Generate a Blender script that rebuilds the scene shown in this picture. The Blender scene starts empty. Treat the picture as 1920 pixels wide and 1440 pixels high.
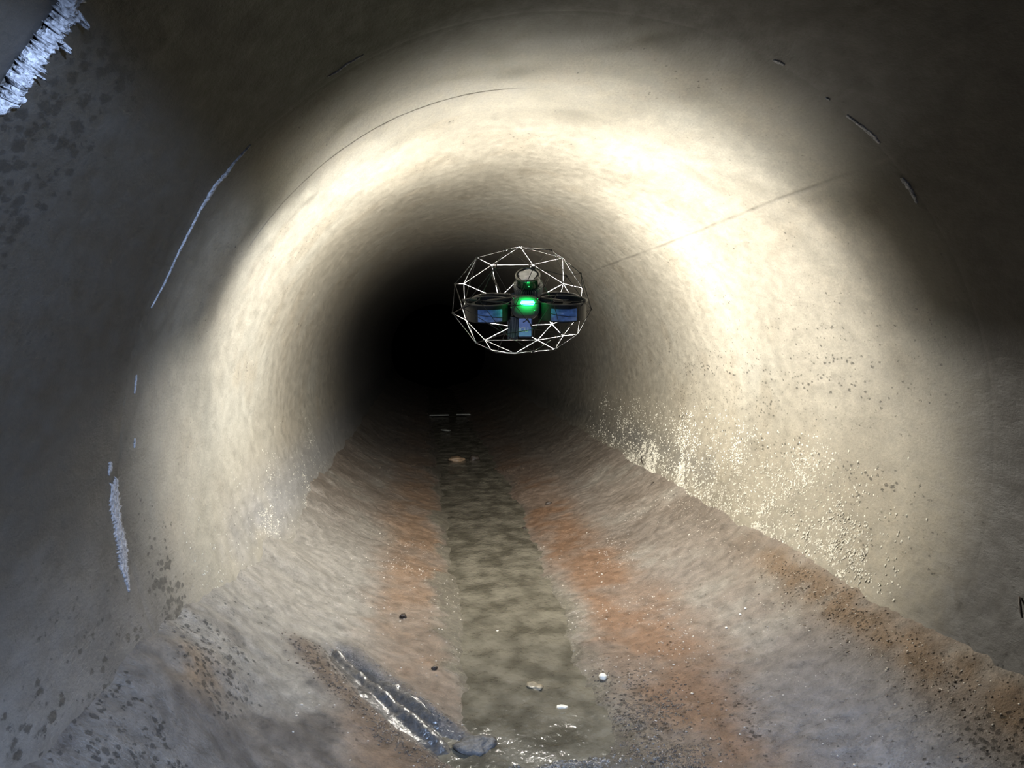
import bpy, bmesh, math, random
import numpy as np
from mathutils import Vector, Matrix

scene = bpy.context.scene
COL = scene.collection
rng = np.random.default_rng(7)
random.seed(7)

# ------------------------------------------------------------------ camera, world, exposure
K = 1.185                                   # metres per layout unit (pipe radius 0.9 units = 1.07 m)
F_PX = 1387.0
CAM = np.array([-0.335 * K, 0.0, 0.263 * K])
_yaw = math.atan2(960 - 790, F_PX)
_pit = -math.atan2(720 - 632, F_PX / math.cos(_yaw))
CF = np.array([math.sin(_yaw) * math.cos(_pit), math.cos(_yaw) * math.cos(_pit), math.sin(_pit)])
CR = np.array([math.cos(_yaw), -math.sin(_yaw), 0.0])
CU = np.cross(CR, CF)
cam_data = bpy.data.cameras.new('camera')
cam_data.sensor_width = 36.0
cam_data.lens = F_PX / 1920 * 36.0
cam_data.clip_start = 0.02
cam_ob = bpy.data.objects.new('camera', cam_data)
COL.objects.link(cam_ob)
cam_ob.matrix_world = Matrix(((CR[0], CU[0], -CF[0], CAM[0]), (CR[1], CU[1], -CF[1], CAM[1]), (CR[2], CU[2], -CF[2], CAM[2]), (0, 0, 0, 1)))
scene.camera = cam_ob

world = bpy.data.worlds.new('world')
scene.world = world
world.use_nodes = True
world.node_tree.nodes['Background'].inputs[0].default_value = (0.0, 0.0, 0.0, 1)
world.node_tree.nodes['Background'].inputs[1].default_value = 0.0

scene.view_settings.view_transform = 'Standard'
scene.view_settings.look = 'None'
scene.view_settings.gamma = 1.0
scene.view_settings.exposure = 0.0
scene.view_settings.use_curve_mapping = False

def lookat(o, target):
    o.rotation_euler = (Vector(target) - o.location).to_track_quat('-Z', 'Y').to_euler()

# the operator's cool-white head torch just above the lens, turned down to the left; and a narrow cool fill added to brighten the drone
def cool_spot(name, energy, size, blend, loc, direction):
    d = bpy.data.lights.new(name, 'SPOT'); d.energy = energy; d.color = (0.50, 0.67, 1.0)
    d.spot_size = math.radians(size); d.spot_blend = blend; d.shadow_soft_size = 0.015
    o = bpy.data.objects.new(name, d); COL.objects.link(o); o.location = loc
    lookat(o, Vector(loc) + Vector(direction))
cool_spot('operator_head_torch', 250.0, 134, 0.16, (-0.25, 0.04, 0.48), (-0.50, 0.38, -0.78))
cool_spot('drone_fill', 30.0, 34, 0.9, (-0.40, -0.02, 0.34), (0.34, 2.5, 0.02))

LAMP_W = 82.0                               # the drone's own lamp (built with the drone below)

# ------------------------------------------------------------------ helpers
def hash3(ix, iy, iz, seed):
    h = (ix.astype(np.int64) * 374761393 + iy.astype(np.int64) * 668265263 + iz.astype(np.int64) * 2147483647 + seed * 1274126177) & 0xFFFFFFFF
    h = ((h ^ (h >> 13)) * 1274126177) & 0xFFFFFFFF
    h = (h ^ (h >> 16)) & 0xFFFFFFFF
    return h.astype(np.float64) / 4294967295.0

def vnoise(P, scale, seed=0):
    Q = P * scale
    I = np.floor(Q); Fr = Q - I
    Fr = Fr * Fr * (3 - 2 * Fr)
    ix, iy, iz = I[:, 0].astype(np.int64), I[:, 1].astype(np.int64), I[:, 2].astype(np.int64)
    r = np.zeros(len(P))
    for a in (0, 1):
        for b in (0, 1):
            for c in (0, 1):
                w = (Fr[:, 0] if a else 1 - Fr[:, 0]) * (Fr[:, 1] if b else 1 - Fr[:, 1]) * (Fr[:, 2] if c else 1 - Fr[:, 2])
                r += w * hash3(ix + a, iy + b, iz + c, seed)
    return r * 2 - 1

def fbm(P, scale, octv=4, seed=0):
    r = np.zeros(len(P)); amp = 1.0; tot = 0
    for o in range(octv):
        r += amp * vnoise(P, scale * 2 ** o, seed + o * 17); tot += amp; amp *= 0.5
    return r / tot

def sstep(a, b, x):
    t = np.clip((x - a) / (b - a), 0, 1)
    return t * t * (3 - 2 * t)

def bump1(x, c, w):
    return np.exp(-((x - c) / w) ** 2)

def mixc(col, c, m):
    return col * (1 - m[:, None]) + np.array(c)[None] * m[:, None]

def link(o, parent=None):
    COL.objects.link(o)
    if parent is not None:
        o.parent = parent
    return o

def mesh_from(name, V, Fc, mat=None, parent=None, smooth=True):
    me = bpy.data.meshes.new(name)
    V = np.asarray(V, dtype=np.float64)
    if isinstance(Fc, np.ndarray):
        n, k = Fc.shape
        me.vertices.add(len(V)); me.vertices.foreach_set('co', V.astype(np.float32).ravel())
        me.loops.add(n * k); me.loops.foreach_set('vertex_index', Fc.astype(np.int32).ravel())
        me.polygons.add(n)
        me.polygons.foreach_set('loop_start', np.arange(0, n * k, k, dtype=np.int32))
        me.polygons.foreach_set('loop_total', np.full(n, k, dtype=np.int32))
        me.update(calc_edges=True); me.validate()
    else:
        me.from_pydata([tuple(v) for v in V], [], Fc); me.update()
    if smooth:
        me.polygons.foreach_set('use_smooth', np.ones(len(me.polygons), dtype=bool))
    if mat:
        me.materials.append(mat)
    return link(bpy.data.objects.new(name, me), parent)

def bm_obj(name, bm, mat, parent=None, smooth=False, M=None):
    if M is not None:
        bmesh.ops.transform(bm, matrix=M, verts=bm.verts)
    bmesh.ops.recalc_face_normals(bm, faces=bm.faces)
    me = bpy.data.meshes.new(name); bm.to_mesh(me); bm.free()
    if smooth:
        me.polygons.foreach_set('use_smooth', np.ones(len(me.polygons), dtype=bool))
    me.materials.append(mat)
    return link(bpy.data.objects.new(name, me), parent)

def tag(o, label=None, cat=None, group=None, kind=None):
    if label: o['label'] = label
    if cat: o['category'] = cat
    if group: o['group'] = group
    if kind: o['kind'] = kind
    return o

def grid_faces(nu, nv):
    i, j = np.meshgrid(np.arange(nu - 1), np.arange(nv - 1), indexing='ij')
    a = (i * nv + j).ravel()
    return np.stack([a, a + 1, a + nv + 1, a + nv], 1)

def set_attr(o, name, data, kind):
    at = o.data.attributes.new(name, kind, 'POINT')
    if kind == 'FLOAT_COLOR':
        d = np.ones((len(data), 4), dtype=np.float32); d[:, :3] = data
        at.data.foreach_set('color', d.ravel())
    else:
        at.data.foreach_set('value', np.asarray(data, dtype=np.float32))

def ray(px, py):
    return CF + CR * (px - 960) / F_PX - CU * (py - 720) / F_PX

def px_wall(px, py, R=0.9 * K):
    """the point of the pipe wall seen at a spot of the survey photograph -> (theta, y)"""
    d = ray(px, py); o = CAM
    a = d[0] ** 2 + d[2] ** 2; b = 2 * (o[0] * d[0] + o[2] * d[2]); c = o[0] ** 2 + o[2] ** 2 - R * R
    t = (-b + math.sqrt(b * b - 4 * a * c)) / (2 * a)
    p = o + t * d
    return math.atan2(p[2], p[0]), p[1]

def wall_pt(th, y, r):
    return np.array([r * math.cos(th), y, r * math.sin(th)])

# ------------------------------------------------------------------ materials
def new_mat(name):
    m = bpy.data.materials.new(name); m.use_nodes = True
    nt = m.node_tree
    return m, nt, nt.nodes['Principled BSDF']

def simple(name, col, rough=0.5, metal=0.0, noise=0.0, nscale=60, bump=0.0, emit=None, estr=0, spec=0.5):
    m, nt, b = new_mat(name)
    b.inputs['Roughness'].default_value = rough
    b.inputs['Metallic'].default_value = metal
    b.inputs['Specular IOR Level'].default_value = spec
    tc = nt.nodes.new('ShaderNodeTexCoord')
    nz = nt.nodes.new('ShaderNodeTexNoise'); nz.inputs['Scale'].default_value = nscale; nz.inputs['Detail'].default_value = 5
    nt.links.new(tc.outputs['Object'], nz.inputs['Vector'])
    rp = nt.nodes.new('ShaderNodeValToRGB')
    rp.color_ramp.elements[0].position = 0.3; rp.color_ramp.elements[1].position = 0.7
    rp.color_ramp.elements[0].color = tuple(c * (1 - noise) for c in col) + (1,)
    rp.color_ramp.elements[1].color = tuple(min(1, c * (1 + noise)) for c in col) + (1,)
    nt.links.new(nz.outputs['Fac'], rp.inputs['Fac']); nt.links.new(rp.outputs['Color'], b.inputs['Base Color'])
    if bump:
        bp = nt.nodes.new('ShaderNodeBump'); bp.inputs['Strength'].default_value = bump; bp.inputs['Distance'].default_value = 0.01
        nt.links.new(nz.outputs['Fac'], bp.inputs['Height']); nt.links.new(bp.outputs['Normal'], b.inputs['Normal'])
    if emit:
        b.inputs['Emission Color'].default_value = tuple(emit) + (1,); b.inputs['Emission Strength'].default_value = estr
    return m

def ground_mat(name, bump_s, fine, coarse, pit_scale, rough_dry, rough_wet, stretch=(1, 1, 1), bdist=0.012, grain=1.0):
    """surface whose colour, wetness and pitting come from vertex attributes, with grain on top"""
    m, nt, b = new_mat(name)
    N = nt.nodes.new; Lk = nt.links.new
    tc = N('ShaderNodeTexCoord')
    mp = N('ShaderNodeMapping'); mp.inputs['Scale'].default_value = stretch; Lk(tc.outputs['Object'], mp.inputs['Vector'])
    at = N('ShaderNodeAttribute'); at.attribute_name = 'albedo'
    aw = N('ShaderNodeAttribute'); aw.attribute_name = 'wet'
    ap = N('ShaderNodeAttribute'); ap.attribute_name = 'pit'
    n1 = N('ShaderNodeTexNoise'); n1.inputs['Scale'].default_value = coarse; n1.inputs['Detail'].default_value = 8; n1.inputs['Roughness'].default_value = 0.62
    n2 = N('ShaderNodeTexNoise'); n2.inputs['Scale'].default_value = fine; n2.inputs['Detail'].default_value = 6; n2.inputs['Roughness'].default_value = 0.7
    Lk(mp.outputs[0], n1.inputs['Vector']); Lk(mp.outputs[0], n2.inputs['Vector'])
    # grain in the colour
    mr = N('ShaderNodeMapRange'); mr.inputs['From Min'].default_value = 0.3; mr.inputs['From Max'].default_value = 0.7
    mr.inputs['To Min'].default_value = 1 - 0.18 * grain; mr.inputs['To Max'].default_value = 1 + 0.15 * grain; Lk(n1.outputs['Fac'], mr.inputs['Value'])
    mr2 = N('ShaderNodeMapRange'); mr2.inputs['From Min'].default_value = 0.3; mr2.inputs['From Max'].default_value = 0.7
    mr2.inputs['To Min'].default_value = 1 - 0.14 * grain; mr2.inputs['To Max'].default_value = 1 + 0.13 * grain; Lk(n2.outputs['Fac'], mr2.inputs['Value'])
    mu = N('ShaderNodeMath'); mu.operation = 'MULTIPLY'; Lk(mr.outputs[0], mu.inputs[0]); Lk(mr2.outputs[0], mu.inputs[1])
    vm = N('ShaderNodeVectorMath'); vm.operation = 'SCALE'; Lk(at.outputs['Color'], vm.inputs[0]); Lk(mu.outputs[0], vm.inputs['Scale'])
    # pits: voronoi cells small enough to count as holes where the pit attribute is high
    vo = N('ShaderNodeTexVoronoi'); vo.inputs['Scale'].default_value = pit_scale; vo.inputs['Randomness'].default_value = 1.0
    wn = N('ShaderNodeMix'); wn.data_type = 'VECTOR'; wn.inputs['Factor'].default_value = 0.02
    Lk(mp.outputs[0], wn.inputs[4]); Lk(n2.outputs['Color'], wn.inputs[5]); Lk(wn.outputs[1], vo.inputs['Vector'])
    sep = N('ShaderNodeSeparateColor'); Lk(vo.outputs['Color'], sep.inputs[0])
    th = N('ShaderNodeMath'); th.operation = 'MULTIPLY'; Lk(sep.outputs[0], th.inputs[0]); Lk(ap.outputs['Fac'], th.inputs[1])
    th2 = N('ShaderNodeMath'); th2.operation = 'MULTIPLY'; th2.inputs[1].default_value = 0.62; Lk(th.outputs[0], th2.inputs[0])
    df = N('ShaderNodeMath'); df.operation = 'SUBTRACT'; Lk(th2.outputs[0], df.inputs[0]); Lk(vo.outputs['Distance'], df.inputs[1])
    pm = N('ShaderNodeMapRange'); pm.inputs['From Min'].default_value = -0.02; pm.inputs['From Max'].default_value = 0.10; Lk(df.outputs[0], pm.inputs['Value'])
    mx = N('ShaderNodeMix'); mx.data_type = 'RGBA'
    pf = N('ShaderNodeMath'); pf.operation = 'MULTIPLY'; pf.inputs[1].default_value = 0.78; Lk(pm.outputs[0], pf.inputs[0])
    Lk(pf.outputs[0], mx.inputs['Factor']); Lk(vm.outputs[0], mx.inputs[6]); pd_ = N('ShaderNodeVectorMath'); pd_.operation = 'SCALE'; pd_.inputs['Scale'].default_value = 0.16; Lk(vm.outputs[0], pd_.inputs[0]); Lk(pd_.outputs[0], mx.inputs[7])
    Lk(mx.outputs[2], b.inputs['Base Color'])
    # wetness
    wv = N('ShaderNodeMapRange'); wv.inputs['To Min'].default_value = rough_dry; wv.inputs['To Max'].default_value = rough_wet
    Lk(aw.outputs['Fac'], wv.inputs['Value'])
    ra = N('ShaderNodeMath'); ra.operation = 'MULTIPLY'; Lk(wv.outputs[0], ra.inputs[0]); Lk(mr.outputs[0], ra.inputs[1])
    Lk(ra.outputs[0], b.inputs['Roughness'])
    b.inputs['Specular IOR Level'].default_value = 0.5
    # relief
    ad = N('ShaderNodeMath'); ad.operation = 'MULTIPLY_ADD'; ad.inputs[1].default_value = 0.45; Lk(n2.outputs['Fac'], ad.inputs[0]); Lk(n1.outputs['Fac'], ad.inputs[2])
    sb = N('ShaderNodeMath'); sb.operation = 'MULTIPLY_ADD'; sb.inputs[1].default_value = -0.5; Lk(pm.outputs[0], sb.inputs[0]); Lk(ad.outputs[0], sb.inputs[2])
    bp = N('ShaderNodeBump'); bp.inputs['Strength'].default_value = bump_s; bp.inputs['Distance'].default_value = bdist
    Lk(sb.outputs[0], bp.inputs['Height']); Lk(bp.outputs['Normal'], b.inputs['Normal'])
    return m

M_WALL = ground_mat('sewer_concrete', 0.45, 150, 26, 64, 0.72, 0.30, stretch=(1, 0.6, 1), grain=1.1)
M_FLOOR = ground_mat('silt', 0.75, 150, 26, 70, 0.58, 0.14, bdist=0.018, grain=1.9)
M_GROUT = simple('pale_grout', (0.225, 0.225, 0.24), 0.8, noise=0.55, nscale=140, bump=1.0)
M_CRUST = simple('mineral_crust', (0.42, 0.40, 0.34), 0.42, noise=0.25, nscale=40, bump=0.4)
M_GRIT = simple('dark_grit', (0.10, 0.075, 0.055), 0.45, noise=0.5, nscale=30)
M_GRITP = simple('pale_grit', (0.42, 0.38, 0.33), 0.35, noise=0.4, nscale=30)

# ------------------------------------------------------------------ pipe wall
SEAM = math.radians(45)
CRACK = 1.912 * K

def wall_albedo(th, y, P):
    """own colour with painted near shade, wetness and pitting of the concrete, by angle and distance along the pipe"""
    deg = np.degrees(th); deg = np.where(deg < -180, deg + 360, deg)
    s = y / K
    n1 = fbm(P, 1.6, 4, 3); n2 = fbm(P, 6.0, 4, 11); n3 = fbm(P * np.array([1, 0.35, 1]), 9.0, 3, 23)
    col = np.tile(np.array([0.330, 0.305, 0.250]), (len(P), 1))
    col = mixc(col, (0.345, 0.332, 0.285), sstep(-0.1, 0.5, n1))
    col = mixc(col, (0.300, 0.262, 0.200), sstep(0.05, 0.5, n2) * 0.45)
    # ochre haunches below the spring line
    low = sstep(15, -20, deg) * sstep(-100, -60, deg) + sstep(170, 178, np.abs(deg)) * 0 + ((deg < -120) * sstep(-185, -165, deg)) * 0.6
    col = mixc(col, (0.300, 0.260, 0.185), np.clip(low, 0, 1) * 0.55)
    # grey wet film along the tide line, right and left
    tide_r = bump1(deg, -20, 7) * sstep(2.4, 3.6, s + n2 * 0.8)
    tide_l = bump1(np.where(deg < 0, deg + 360, deg), 201, 9) * sstep(1.9, 2.6, s + n2 * 0.5)
    col = mixc(col, (0.19, 0.185, 0.17), np.clip(tide_r * (0.8 + 0.6 * n3), 0, 1) * 0.8)
    col = mixc(col, (0.34, 0.345, 0.36), np.clip(tide_l, 0, 1) * 0.7)
    # rings near the viewer: their unlit shade is painted as darker concrete
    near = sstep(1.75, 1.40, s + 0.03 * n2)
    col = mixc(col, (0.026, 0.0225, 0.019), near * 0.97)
    near_mottle = near * sstep(0.05, 0.45, n1) * 0.4
    col = mixc(col, (0.021, 0.021, 0.018), near_mottle)
    # far reach, darker with distance
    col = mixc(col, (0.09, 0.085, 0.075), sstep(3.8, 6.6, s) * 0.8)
    # brown run-off on the lower left, grey laitance beside it
    lowl = (sstep(-118, -130, deg) * sstep(-183, -160, deg + 8 * n2)) * sstep(1.9, 1.3, s)
    col = mixc(col, (0.155, 0.145, 0.135), lowl * 0.9)
    col = mixc(col, (0.22, 0.145, 0.085), np.clip(lowl * bump1(deg, -146, 4) * bump1(s, 1.42, 0.09) * 1.4, 0, 1))
    wet = np.clip(0.25 * near + tide_l * 0.8 + tide_r * 0.5 + lowl * 0.25, 0, 1)
    pit = 0.20 + 0.24 * sstep(0.0, 0.5, n2) + 0.35 * near * sstep(0.1, 0.5, n1)
    pit += lowl * (0.35 + 0.45 * sstep(0.0, 0.4, n2))
    rpit = bump1(deg, 2, 18) * sstep(1.4, 1.8, s) * sstep(4.5, 3, s)
    pit += 0.38 * rpit
    for (px, py, rt, rs, a) in [(175, 125, 7, .09, 1.7), (35, 340, 6, .07, 2.0), (95, 330, 3, .05, .5), (320, 1110, 7, .07, 1.3), (345, 1190, 5, .06, .7), (270, 1280, 6, .06, .8), (255, 1370, 6, .06, .8), (1560, 640, 10, .2, .2)]:
        t0, y0 = px_wall(px, py); t0 = math.degrees(t0)
        dd = (deg - t0 + 180) % 360 - 180
        pit += a * np.exp(-(dd / rt) ** 2 - ((s - y0 / K) / rs) ** 2)
    # open seam and hairline ring crack stay dark with dirt
    dseam = np.abs(th - SEAM - 0.0022 * np.sin(y * 3.3) - 0.0012 * np.sin(y * 13.7 + 1)) * 0.9 * K
    seam = np.exp(-(dseam / 0.0062) ** 2) * sstep(1.40, 1.5, s) * sstep(5.0, 3.4, s) * (0.35 + 0.65 * sstep(-0.3, 0.3, n2))
    col = mixc(col, (0.15, 0.135, 0.11), np.clip(seam, 0, 1) * 0.75)
    dcr = np.abs(y - CRACK - 0.004 * np.sin(th * 9))
    crk = np.exp(-(dcr / 0.0028) ** 2) * sstep(92, 102, deg) * sstep(150, 142, deg)
    col = mixc(col, (0.10, 0.085, 0.065), crk * 0.85)
    return np.clip(col * 0.62, 0.008, 1), wet, np.clip(pit, 0, 1.3), seam, crk

def wall_disp(P0):
    return 0.006 * fbm(P0, 2.2, 3, 41) + 0.0022 * fbm(P0, 14, 4, 43)

def pipe_section(name, y0, y1, ny, nth, label, log=False, R=0.9 * K, extra_y=(), lip=(0.012, 0.012)):
    ys = np.exp(np.linspace(math.log(y0), math.log(y1), ny)) if log else np.linspace(y0, y1, ny)
    # finer rings at a crack and at both ends of the section
    ys = np.unique(np.concatenate([ys, [y0 + 0.004, y0 + 0.010, y0 + 0.02, y1 - 0.004, y1 - 0.010, y1 - 0.02], np.asarray(extra_y)]))
    ths = np.linspace(-math.pi, math.pi, nth)
    if y1 > 1.6 * K:
        ths = np.unique(np.concatenate([ths, SEAM + np.linspace(-0.022, 0.022, 34)]))
    T, Y = np.meshgrid(ths, ys, indexing='ij')
    th = T.ravel(); y = Y.ravel()
    thn = np.where(th >= math.pi - 1e-9, -math.pi, th)
    P0 = np.stack([R * np.cos(thn), y, R * np.sin(thn)], 1)
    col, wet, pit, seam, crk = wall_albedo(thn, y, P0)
    d = wall_disp(P0)
    rough_low = sstep(-5, -22, np.degrees(thn)) * sstep(-60, -35, np.degrees(thn))
    d += rough_low * 0.006 * fbm(P0, 30, 3, 47)
    d += 0.002 * seam + 0.005 * crk
    # chamfered, chipped ends make the open joint
    e0 = np.clip(1 - (y - y0) / (0.014 + 0.008 * fbm(P0, 18, 2, 53)), 0, 1); e1 = np.clip(1 - (y1 - y) / (0.014 + 0.008 * fbm(P0, 18, 2, 53)), 0, 1)
    d += lip[0] * e0 + lip[1] * e1
    r = R + d
    V = np.stack([r * np.cos(thn), y, r * np.sin(thn)], 1)
    o = mesh_from(name, V, grid_faces(len(ths), len(ys)), M_WALL)
    set_attr(o, 'albedo', col, 'FLOAT_COLOR'); set_attr(o, 'wet', wet, 'FLOAT'); set_attr(o, 'pit', pit, 'FLOAT')
    tag(o, label, None, None, 'structure')
    return o

J0, J1, J2 = 0.80 * K, 1.46 * K, 6.5 * K
w_back = pipe_section('wall_back', -2.0, J0, 120, 260, 'round shade-darkened concrete pipe section nearest the viewer')
w_near = pipe_section('wall_near', J0, J1, 130, 620, 'shade-darkened concrete pipe section between the two broken grout joints', lip=(0.012, 0.0012))
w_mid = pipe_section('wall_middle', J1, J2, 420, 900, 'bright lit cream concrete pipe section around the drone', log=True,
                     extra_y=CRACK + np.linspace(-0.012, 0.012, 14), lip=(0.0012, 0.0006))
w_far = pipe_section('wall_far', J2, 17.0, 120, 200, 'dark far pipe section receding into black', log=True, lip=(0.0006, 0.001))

# ------------------------------------------------------------------ floor of silt
def trough(x, y):
    """distance along/across the wet gully that runs into the stream (layout units)"""
    A = np.array([-0.575, 1.945]); Bp = np.array([-0.20, 1.555])
    ab = Bp - A; L2 = ab @ ab
    t = ((x - A[0]) * ab[0] + (y - A[1]) * ab[1]) / L2
    nx, ny = -ab[1] / math.sqrt(L2), ab[0] / math.sqrt(L2)
    d = (x - A[0]) * nx + (y - A[1]) * ny + 0.018 * np.sin(t * 3.1)
    return t, d                                         # d>0 : far bank (towards the drone)

WATER_Z = -0.664
def floor_height(x, s, P):
    ax = np.abs(x)
    z = np.interp(ax, [0, .10, .20, .30, .42, .55, .68, .80, .86], [-.652, -.651, -.647, -.632, -.604, -.560, -.490, -.405, -.36])
    xc = -0.075 + 0.06 * sstep(1.5, 4.0, s); hw = 0.185 + 0.04 * sstep(2, 4, s)
    z -= 0.036 * np.exp(-((x - xc) / hw) ** 4)          # stream bed, a little left of centre
    n = fbm(P, 3.2, 4, 61); n2 = fbm(P, 16, 4, 67)
    z += 0.014 * n + 0.0050 * n2 + 0.030 * n * sstep(-0.6, -0.82, x) * sstep(4.5, 3.0, s)
    z += 0.018 * sstep(2.4, 1.6, s) * sstep(-0.35, -0.62, x) + 0.045 * sstep(2.3, 1.6, s) * sstep(-0.62, -0.82, x)
    t, d = trough(x, s)
    along = sstep(-0.06, 0.12, t) * sstep(1.12, 0.85, t)
    wdt = 0.020 + 0.034 * np.clip(t, 0, 1)
    z -= along * 0.032 * np.exp(-np.where(d > 0, (d / (wdt * 0.9)) ** 4, (d / (wdt * 1.9)) ** 2)) * (1 + 0.5 * n2)
    z += along * sstep(0.95, 0.6, t) * 0.022 * np.exp(-((d + 0.012 + 0.012 * n) / 0.014) ** 2)
    z += along * 0.014 * np.exp(-((d - 0.055) / 0.03) ** 2)
    z += along * 0.012 * np.exp(-((d + 0.10) / 0.045) ** 2)
    # lumpy sediment bar where the gully meets the stream
    bar = bump1(x, -0.03, 0.19) * bump1(s, 1.42, 0.15)
    z += bar * (0.058 + 0.022 * fbm(P, 22, 3, 71))
    # gravelly brown margin on the near right and along the gully
    grav = np.clip(bump1(x, 0.17, 0.07) * sstep(2.1, 1.6, s) + along * np.exp(-((d + 0.09) / 0.04) ** 2), 0, 1)
    z += grav * 0.006 * fbm(P, 40, 2, 73)
    return z, t, d, along, bar, grav, n, n2

def floor_layout(x, s, P):
    z, t, d, along, bar, grav, n, n2 = floor_height(x, s, P)
    w = x + 0.07 * n + 0.03 * n2
    col = np.tile(np.array([0.29, 0.245, 0.205]), (len(P), 1))
    n5 = fbm(P, 11, 4, 109)
    n4 = fbm(P, 4.5, 4, 79)
    col = mixc(col, (0.35, 0.315, 0.27), sstep(0.0, 0.45, n4 + 0.35 * n5))
    col = mixc(col, (0.22, 0.18, 0.145), sstep(0.05, 0.5, -n4 + 0.3 * n5) * 0.8)
    pale = sstep(-0.40, -0.62, x + 0.12 * n4 + 0.05 * n5) * sstep(1.30, 1.62, s + 0.2 * n4) * sstep(3.6, 2.6, s)
    col = mixc(col, (0.37, 0.35, 0.315), np.clip(pale, 0, 1) * 0.85)
    rr = sstep(0.14, 0.25, w) * sstep(0.54, 0.36, w) * (0.45 + 0.55 * sstep(-0.3, 0.3, n4 + 0.4 * n5))
    rl = sstep(-0.235, -0.30, w) * sstep(-0.58, -0.40, w) * (0.35 + 0.65 * sstep(-0.4, 0.3, n4 + 0.4 * n5))
    col = mixc(col, (0.275, 0.160, 0.095), rr * 0.95)
    col = mixc(col, (0.30, 0.195, 0.125), rl * 0.9)
    st = sstep(-0.30, -0.23, w + 0.04 * n5) * sstep(0.20, 0.12, w + 0.04 * n5)
    col = mixc(col, (0.225, 0.205, 0.16), st * 0.9)
    # grey-violet film on the near right, crusted and cracked at its edge
    film = sstep(0.36, 0.50, w + 0.06 * n4) * sstep(2.0, 1.5, s) * sstep(0.80, 0.70, x)
    col = mixc(col, (0.25, 0.235, 0.235), film * 0.85)
    brn = bump1(x, 0.755, 0.05) * sstep(2.6, 2.0, s)
    col = mixc(col, (0.24, 0.165, 0.105), np.clip(brn * (0.9 + n2), 0, 1))
    fea = sstep(-0.56, -0.72, x + 0.10 * n4) * sstep(1.72, 1.38, s + 0.15 * n4)
    col = mixc(col, (0.18, 0.165, 0.152), fea * 0.85)
    gro = sstep(-0.36, -0.52, x) * sstep(1.85, 1.55, s) * sstep(0.0, 0.35, -n4 + 0.5 * n5)
    col = mixc(col, (0.115, 0.100, 0.090), gro * 0.8)
    ochre = np.exp(-((x + 0.765) / 0.05) ** 2 - ((s - 1.44) / 0.07) ** 2) * np.clip(0.7 + n5 + n2, 0, 1)
    col = mixc(col, (0.30, 0.20, 0.115), np.clip(ochre, 0, 1) * 0.9)
    tr = along * np.exp(-(d / 0.085) ** 2) * np.clip(1 + n5, 0, 1)
    col = mixc(col, (0.20, 0.185, 0.175), np.clip(tr * 1.2, 0, 1) * 0.9)
    bank = along * np.exp(-((d + 0.115) / 0.04) ** 2)
    col = mixc(col, (0.17, 0.115, 0.075), np.clip(bank, 0, 1) * 0.85)
    col = mixc(col, (0.17, 0.16, 0.145), np.clip(bar * 1.3, 0, 1))
    col = mixc(col, (0.22, 0.175, 0.13), np.clip(bump1(x, 0.17, 0.07) * sstep(2.0, 1.5, s), 0, 1) * 0.7)
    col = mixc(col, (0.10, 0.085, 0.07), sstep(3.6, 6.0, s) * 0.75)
    wet = np.clip(0.35 + 0.25 * n4 + st * 0.6 + tr * 0.75 + bar * 0.7 + film * 0.25 - 0.3 * grav, 0, 1)
    pit = np.clip(0.16 + 0.75 * grav + 0.30 * rr * sstep(2.6, 1.7, s) + 0.4 * brn + 0.15 * sstep(0, .4, n2), 0, 1)
    pit += 0.5 * film * sstep(0.15, 0.45, n4)
    pit += 0.75 * sstep(-0.40, -0.60, x) * sstep(2.0, 1.6, s) * sstep(-0.05, 0.35, n4 + 0.4 * n5)
    return z, np.clip(col * 0.62, 0.01, 1), wet, np.clip(pit, 0, 1)

def floor_mesh():
    xs = np.linspace(-0.86, 0.86, 430); ss = np.exp(np.linspace(math.log(0.7), math.log(14.0), 640))
    X, S = np.meshgrid(xs, ss, indexing='ij'); x = X.ravel(); s = S.ravel()
    P = np.stack([x * K, s * K, np.zeros_like(x)], 1)
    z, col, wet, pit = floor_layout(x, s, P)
    V = np.stack([x * K, s * K, z * K], 1)
    o = mesh_from('floor', V, grid_faces(len(xs), len(ss)), M_FLOOR)
    set_attr(o, 'albedo', col, 'FLOAT_COLOR'); set_attr(o, 'wet', wet, 'FLOAT'); set_attr(o, 'pit', pit, 'FLOAT')
    tag(o, 'rust-streaked silt floor of the pipe with a wet gully', None, None, 'structure')
    return o
floor = floor_mesh()
def floor_z(xw, yw):
    x = np.array([xw / K]); s = np.array([yw / K])
    return float(floor_height(x, s, np.array([[xw, yw, 0.0]]))[0][0]) * K

def px_floor(px, py):
    """the point of the silt floor seen at a spot of the survey photograph"""
    d = ray(px, py); z = -0.62 * K
    for _ in range(12):
        t = (z - CAM[2]) / d[2]; p = CAM + t * d
        z = 0.5 * z + 0.5 * max(floor_z(p[0], p[1]), -1.2)
    return p[0], p[1], floor_z(p[0], p[1])

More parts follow.
